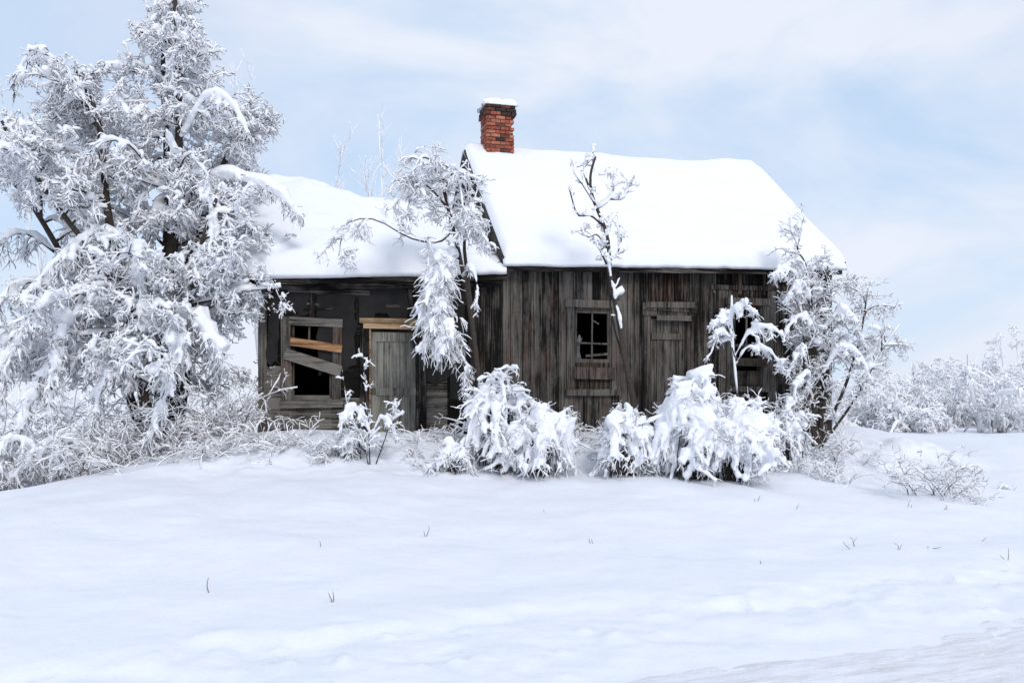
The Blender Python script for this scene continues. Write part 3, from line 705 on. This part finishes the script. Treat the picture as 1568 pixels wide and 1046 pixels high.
# spindly saplings near the wing door
G=Plant('snow_laden_sapling')
S=np.stack([path(c,10) for c in ([(-2.0,12.9,.6),(-2.02,12.9,1.2),(-2.05,12.85,1.8),(-2.1,12.85,2.3)],[(-2.0,12.9,.6),(-2.1,12.9,1.1),(-2.3,12.9,1.5),(-2.4,12.9,2.1)],[(-1.95,12.95,.7),(-1.8,12.9,1.1),(-1.7,12.9,1.4),(-1.6,12.9,1.6)])])
G.wood(S,.010,.005,5); G.snow(S,.018)
G.twiggy(S,[(14,.2,1,.1,.3,.5,.8,.15,.05,.2,.0045,.015),(3,.3,1,.05,.14,.6,.8,.1,.05,.25,.003,.011)])
G.bough([(-2.0,12.9,1.2),(-2.15,12.8,1.5),(-2.3,12.7,1.5),(-2.4,12.7,1.2)],.008,.035,10,.15); G.bough([(-2.0,12.9,1.1),(-1.85,12.8,1.4),(-1.7,12.7,1.35),(-1.6,12.7,1.1)],.008,.035,10,.15)
G.build(.016)
cs=[(-.3,14.0,1.0),(.1,13.8,1.2),(.9,14.5,.35),(1.7,14.2,.45),(4.3,14.9,1.0),(5.5,15.0,.8)]
thicket('frosted_undergrowth',cs,8,1.0,.013,M_bark,lean=.4,spread=.22).build()
cs=[(-1.4,13.6,.3),(-3.2,13.1,.22),(-3.7,13.2,.25),(-2.6,13.0,.25),(-1.0,13.2,.3),(-4.3,12.8,.22)]
thicket('frosted_undergrowth',cs,6,1.0,.013,M_bark,lean=.8,spread=.2).build()

# tree at the right corner
F=Plant('snow_laden_tree')
S=np.stack([path(c,12) for c in ([(5.0,15.1,.9),(4.98,15.1,2.0),(4.95,15.1,3.0),(4.9,15.0,3.6)],[(5.05,15.1,.9),(5.2,15.1,2.0),(5.3,15.2,3.0),(5.25,15.2,3.9)],
 [(5.05,15.1,.9),(5.5,15.1,1.9),(5.8,15.2,2.8),(5.95,15.3,3.5)],[(5.0,15.1,1.0),(4.8,15.0,2.0),(4.75,14.9,2.9),(4.6,14.9,3.6)],[(5.1,15.1,.9),(5.7,15.0,1.8),(6.0,15.0,2.4),(6.35,15.0,2.9)],
 [(5.1,15.1,1.4),(5.05,15.3,2.8),(5.0,15.4,3.8),(4.8,15.5,4.3)])])
F.wood(S,[.055,.045,.035,.035,.025,.035],.011,6); F.snow(S,.03,mini=.3)
p,t,i,tt=sample(S,14,.12,1); L=grow(p,cdir(t,.6,.8,.2),rng.uniform(.25,.65,len(p)),8,.06,.16); F.wood(L,.011,.005,4); F.snow(L,.018)
F.twiggy(L,[(8,.1,1,.12,.36,.6,.8,.15,.05,.25,.0052,.011),(5,.2,1,.06,.17,.6,.8,.1,.04,.3,.0035,.008)],.12,.026)
for c in ([(4.9,15.0,3.2),(4.6,14.8,3.7),(4.4,14.8,3.8),(4.25,14.8,3.65)],[(4.9,15,3.2),(4.75,14.8,3.5),(4.55,14.7,3.5),(4.35,14.7,3.2)],[(4.95,15,2.6),(4.8,14.8,3.0),(4.6,14.7,3.0),(4.4,14.7,2.8)],[(4.9,15,2.1),(4.75,14.8,2.5),(4.6,14.7,2.4),(4.4,14.7,2.0)],
 [(4.95,15,1.8),(4.75,14.7,2.1),(4.55,14.6,1.9),(4.4,14.6,1.4)],[(5.1,15,2.8),(5.3,14.8,3.1),(5.5,14.8,3.0),(5.7,14.8,2.6)],[(5.1,15,2.1),(5.3,14.8,2.5),(5.6,14.8,2.4),(5.8,14.8,2.0)]):
    F.bough(c,.014,.042,15,.22,.5,.2,.62)
F.build(.017)
thicket('frosted_shrub',[(5.75,12.9,1.0),(6.05,12.9,.9),(6.2,12.8,.8)],5,1.0,.012,M_bark,lean=.7,spread=.08).build()
thicket('frosted_shrub',[(4.9,13.4,.3),(6.9,13.8,.4),(4.5,13.6,.3)],4,1.0,.012,M_bark,lean=.6,spread=.2).build()

def arch_group(name,pts,n,w):
    Pn=Plant(name,M_barkg)
    c=np.repeat(np.array(pts,float),n,axis=0); z=height(c[:,0],c[:,1],False)-.1
    S0=np.column_stack([c[:,:2]+rng.normal(0,.3,(len(c),2)),z]); D=np.column_stack([rng.normal(0,.4,(len(c),2)),np.ones(len(c))])
    P=grow(S0,D,c[:,2]*rng.uniform(.5,1.4,len(c)),10,.09,.08); Pn.wood(P,.028,.009,4); Pn.snow(P,w*1.4)
    Pn.twiggy(P,[(8,.3,1,.3,.8,.6,.8,.05,.16,.2,.012,w*.95),(7,.2,1,.12,.42,.6,.8,-.0,.12,.25,.008,w*.55),(3,.2,1,.1,.22,.6,.8,-.0,.12,.25,.005,w*.4)])
    return Pn
pts=[]
for i in range(46):
    y=rng.uniform(27,46); bear=rng.uniform(.345,.70); x=bear*y
    hmax=(.7+1.55*sm((bear-.36)/.2))*y/30+rng.uniform(-.5,.6)
    pts.append((x,y,max(.6,hmax)))
arch_group('frosted_thicket',pts,7,.040).build()
pts=[(rng.uniform(-46,-18),rng.uniform(38,60),rng.uniform(1.8,3.2)) for i in range(60)]
pts=[p for p in pts if p[0]/p[1]<-.38]
arch_group('frosted_thicket',pts,6,.05).build()
def belt():
    Pn=Plant('distant_trees',M_barkg); n=1500
    an=rng.uniform(-1.0,1.0,n); dist=rng.uniform(90,170,n); x=np.sin(an)*dist; y=np.cos(an)*dist
    z=height(x,y,False)-.2; hh=rng.uniform(1.6,4.0,n)*(1+.4*np.sin(an*17))
    P=grow(np.column_stack([x,y,z]),np.column_stack([rng.normal(0,.1,(n,2)),np.ones(n)]),hh,5,.0,.06)
    Pn.wood(P,.07,.02,4); Pn.twiggy(P,[(12,.15,1,.5,1.6,.5,.8,.3,.02,.1,.03,.07)]); return Pn
belt().build()
def tall(x,y,h,n=5):
    Pn=Plant('frosted_birch',M_frosty); z=float(height(x,y))-.1
    S0=np.tile([[x,y,z]],(n,1))+rng.normal(0,.15,(n,3))*[1,1,0]; D=np.column_stack([rng.normal(0,.055,(n,2)),np.ones(n)])
    P=grow(S0,D,(h-z)*rng.uniform(.75,1.0,n),14,0,.035); Pn.wood(P,.035,.008,6); Pn.snow(P,.018,mini=.8)
    Pn.twiggy(P,[(15,.35,1,.5,1.3,1.0,.4,.5,-.03,.08,.009,.011),(7,.1,1,.2,.6,1,.5,.3,0,.1,.006,.008)])
    Pn.build()
tall(-3.5,24,9.5,4); tall(-5.2,25,8.6,3); tall(-1.6,24,9.1,3); tall(-12.0,24,10.6,3); tall(-6.5,24,9.9,3)
# dry stalks
gp=[]
pts=[(3.4,9.3),(3.55,9.5),(3.9,9.2),(4.3,9.4),(.8,9.2),(-.9,9.4),(-1.8,8.6),(-1.35,6.9),(-2.3,7.0),(4.6,7.9),(4.4,7.8),(.4,10.9),(3.1,11.6),(3.5,11.3),(5.2,12),(5.6,11.8),(2.3,8.4),(5.9,12.5),(4.9,9.0),(5.1,10)]
for (x,y) in pts:
    for k in range(rng.integers(1,3)):
        gp.append((x+rng.normal(0,.015),y+rng.normal(0,.015)))
g=np.array(gp); S0=np.column_stack([g,height(g[:,0],g[:,1])-.03])
P=grow(S0,np.column_stack([rng.normal(0,.12,(len(g),2)),np.ones(len(g))]),rng.uniform(.06,.16,len(g)),5,.03,.25)
v,q,c=tubes(P,np.linspace(.0045,.002,5)[None]*np.ones((len(g),1)),4)
mesh_obj('dry_grass_stalks',v,[q],M_grass)
P=path([(4.0,10,8.0),(11.0,19,9.95),(30,40,12.0)],40)
v,q,c=tubes(P[None],np.full((1,40),.012),5); mesh_obj('power_line',v,[q],M_cable)

# ------------------------------------------------------------------ light, sky, camera
el=math.radians(36); az=math.atan2(.34,-.9)
sd=Vector((math.sin(az)*math.cos(el),math.cos(az)*math.cos(el),math.sin(el)))
l=bpy.data.lights.new('sun','SUN'); l.energy=1.5; l.angle=math.radians(16); l.color=(1,.94,.87)
lo=bpy.data.objects.new('sun',l); lo.rotation_euler=(-sd).to_track_quat('-Z','Y').to_euler(); sc.collection.objects.link(lo)
w=bpy.data.worlds.new('World'); sc.world=w; w.use_nodes=True; nt=w.node_tree; L=nt.links.new
bg=nt.nodes['Background']; bg.inputs[1].default_value=.1
sk=N(nt,'ShaderNodeTexSky',sky_type='NISHITA'); sk.sun_disc=False; sk.sun_elevation=el; sk.sun_rotation=az; sk.air_density=1; sk.dust_density=.6
tc=N(nt,'ShaderNodeTexCoord'); mp=N(nt,'ShaderNodeMapping'); mp.inputs['Scale'].default_value=(1,1,2.0); mp.inputs['Rotation'].default_value=(0,.25,0); mp.inputs['Location'].default_value=(.3,.1,.45)
L(tc.outputs['Generated'],mp.inputs[0])
hz=N(nt,'ShaderNodeMix',data_type='RGBA'); hz.inputs['Factor'].default_value=.8; hz.inputs['B'].default_value=(6.0,7.9,10.4,1); L(sk.outputs[0],hz.inputs['A'])
n1=N(nt,'ShaderNodeTexNoise'); n1.inputs['Scale'].default_value=2.8; n1.inputs['Detail'].default_value=9; n1.inputs['Roughness'].default_value=.52; n1.inputs['Distortion'].default_value=.5
L(mp.outputs[0],n1.inputs['Vector'])
r=N(nt,'ShaderNodeValToRGB'); r.color_ramp.elements[0].position=.36; r.color_ramp.elements[0].color=(.1,.1,.1,1); r.color_ramp.elements[1].position=.58; r.color_ramp.elements[1].color=(.92,.92,.92,1)
L(n1.outputs[0],r.inputs[0])
n2=N(nt,'ShaderNodeTexNoise'); n2.inputs['Scale'].default_value=1.2; n2.inputs['Detail'].default_value=5; L(mp.outputs[0],n2.inputs['Vector'])
cc2=N(nt,'ShaderNodeMix',data_type='RGBA'); cc2.inputs['A'].default_value=(7.4,7.8,9.2,1); cc2.inputs['B'].default_value=(8.5,8.9,9.9,1)
r2=N(nt,'ShaderNodeValToRGB'); r2.color_ramp.elements[0].position=.4; r2.color_ramp.elements[1].position=.6; L(n2.outputs[0],r2.inputs[0]); L(r2.outputs[0],cc2.inputs['Factor'])
mx=N(nt,'ShaderNodeMix',data_type='RGBA'); L(r.outputs[0],mx.inputs['Factor']); L(hz.outputs['Result'],mx.inputs['A']); L(cc2.outputs['Result'],mx.inputs['B'])
L(mx.outputs['Result'],bg.inputs[0])
cam=bpy.data.cameras.new('camera'); co=bpy.data.objects.new('camera',cam); sc.collection.objects.link(co)
co.location=(0,0,1.6); co.rotation_euler=(math.radians(90),0,0); cam.lens=32.14; cam.sensor_width=36; cam.shift_y=.0619; cam.clip_end=3000
sc.camera=co
sc.view_settings.view_transform='Standard'; sc.view_settings.look='None'; sc.view_settings.exposure=0
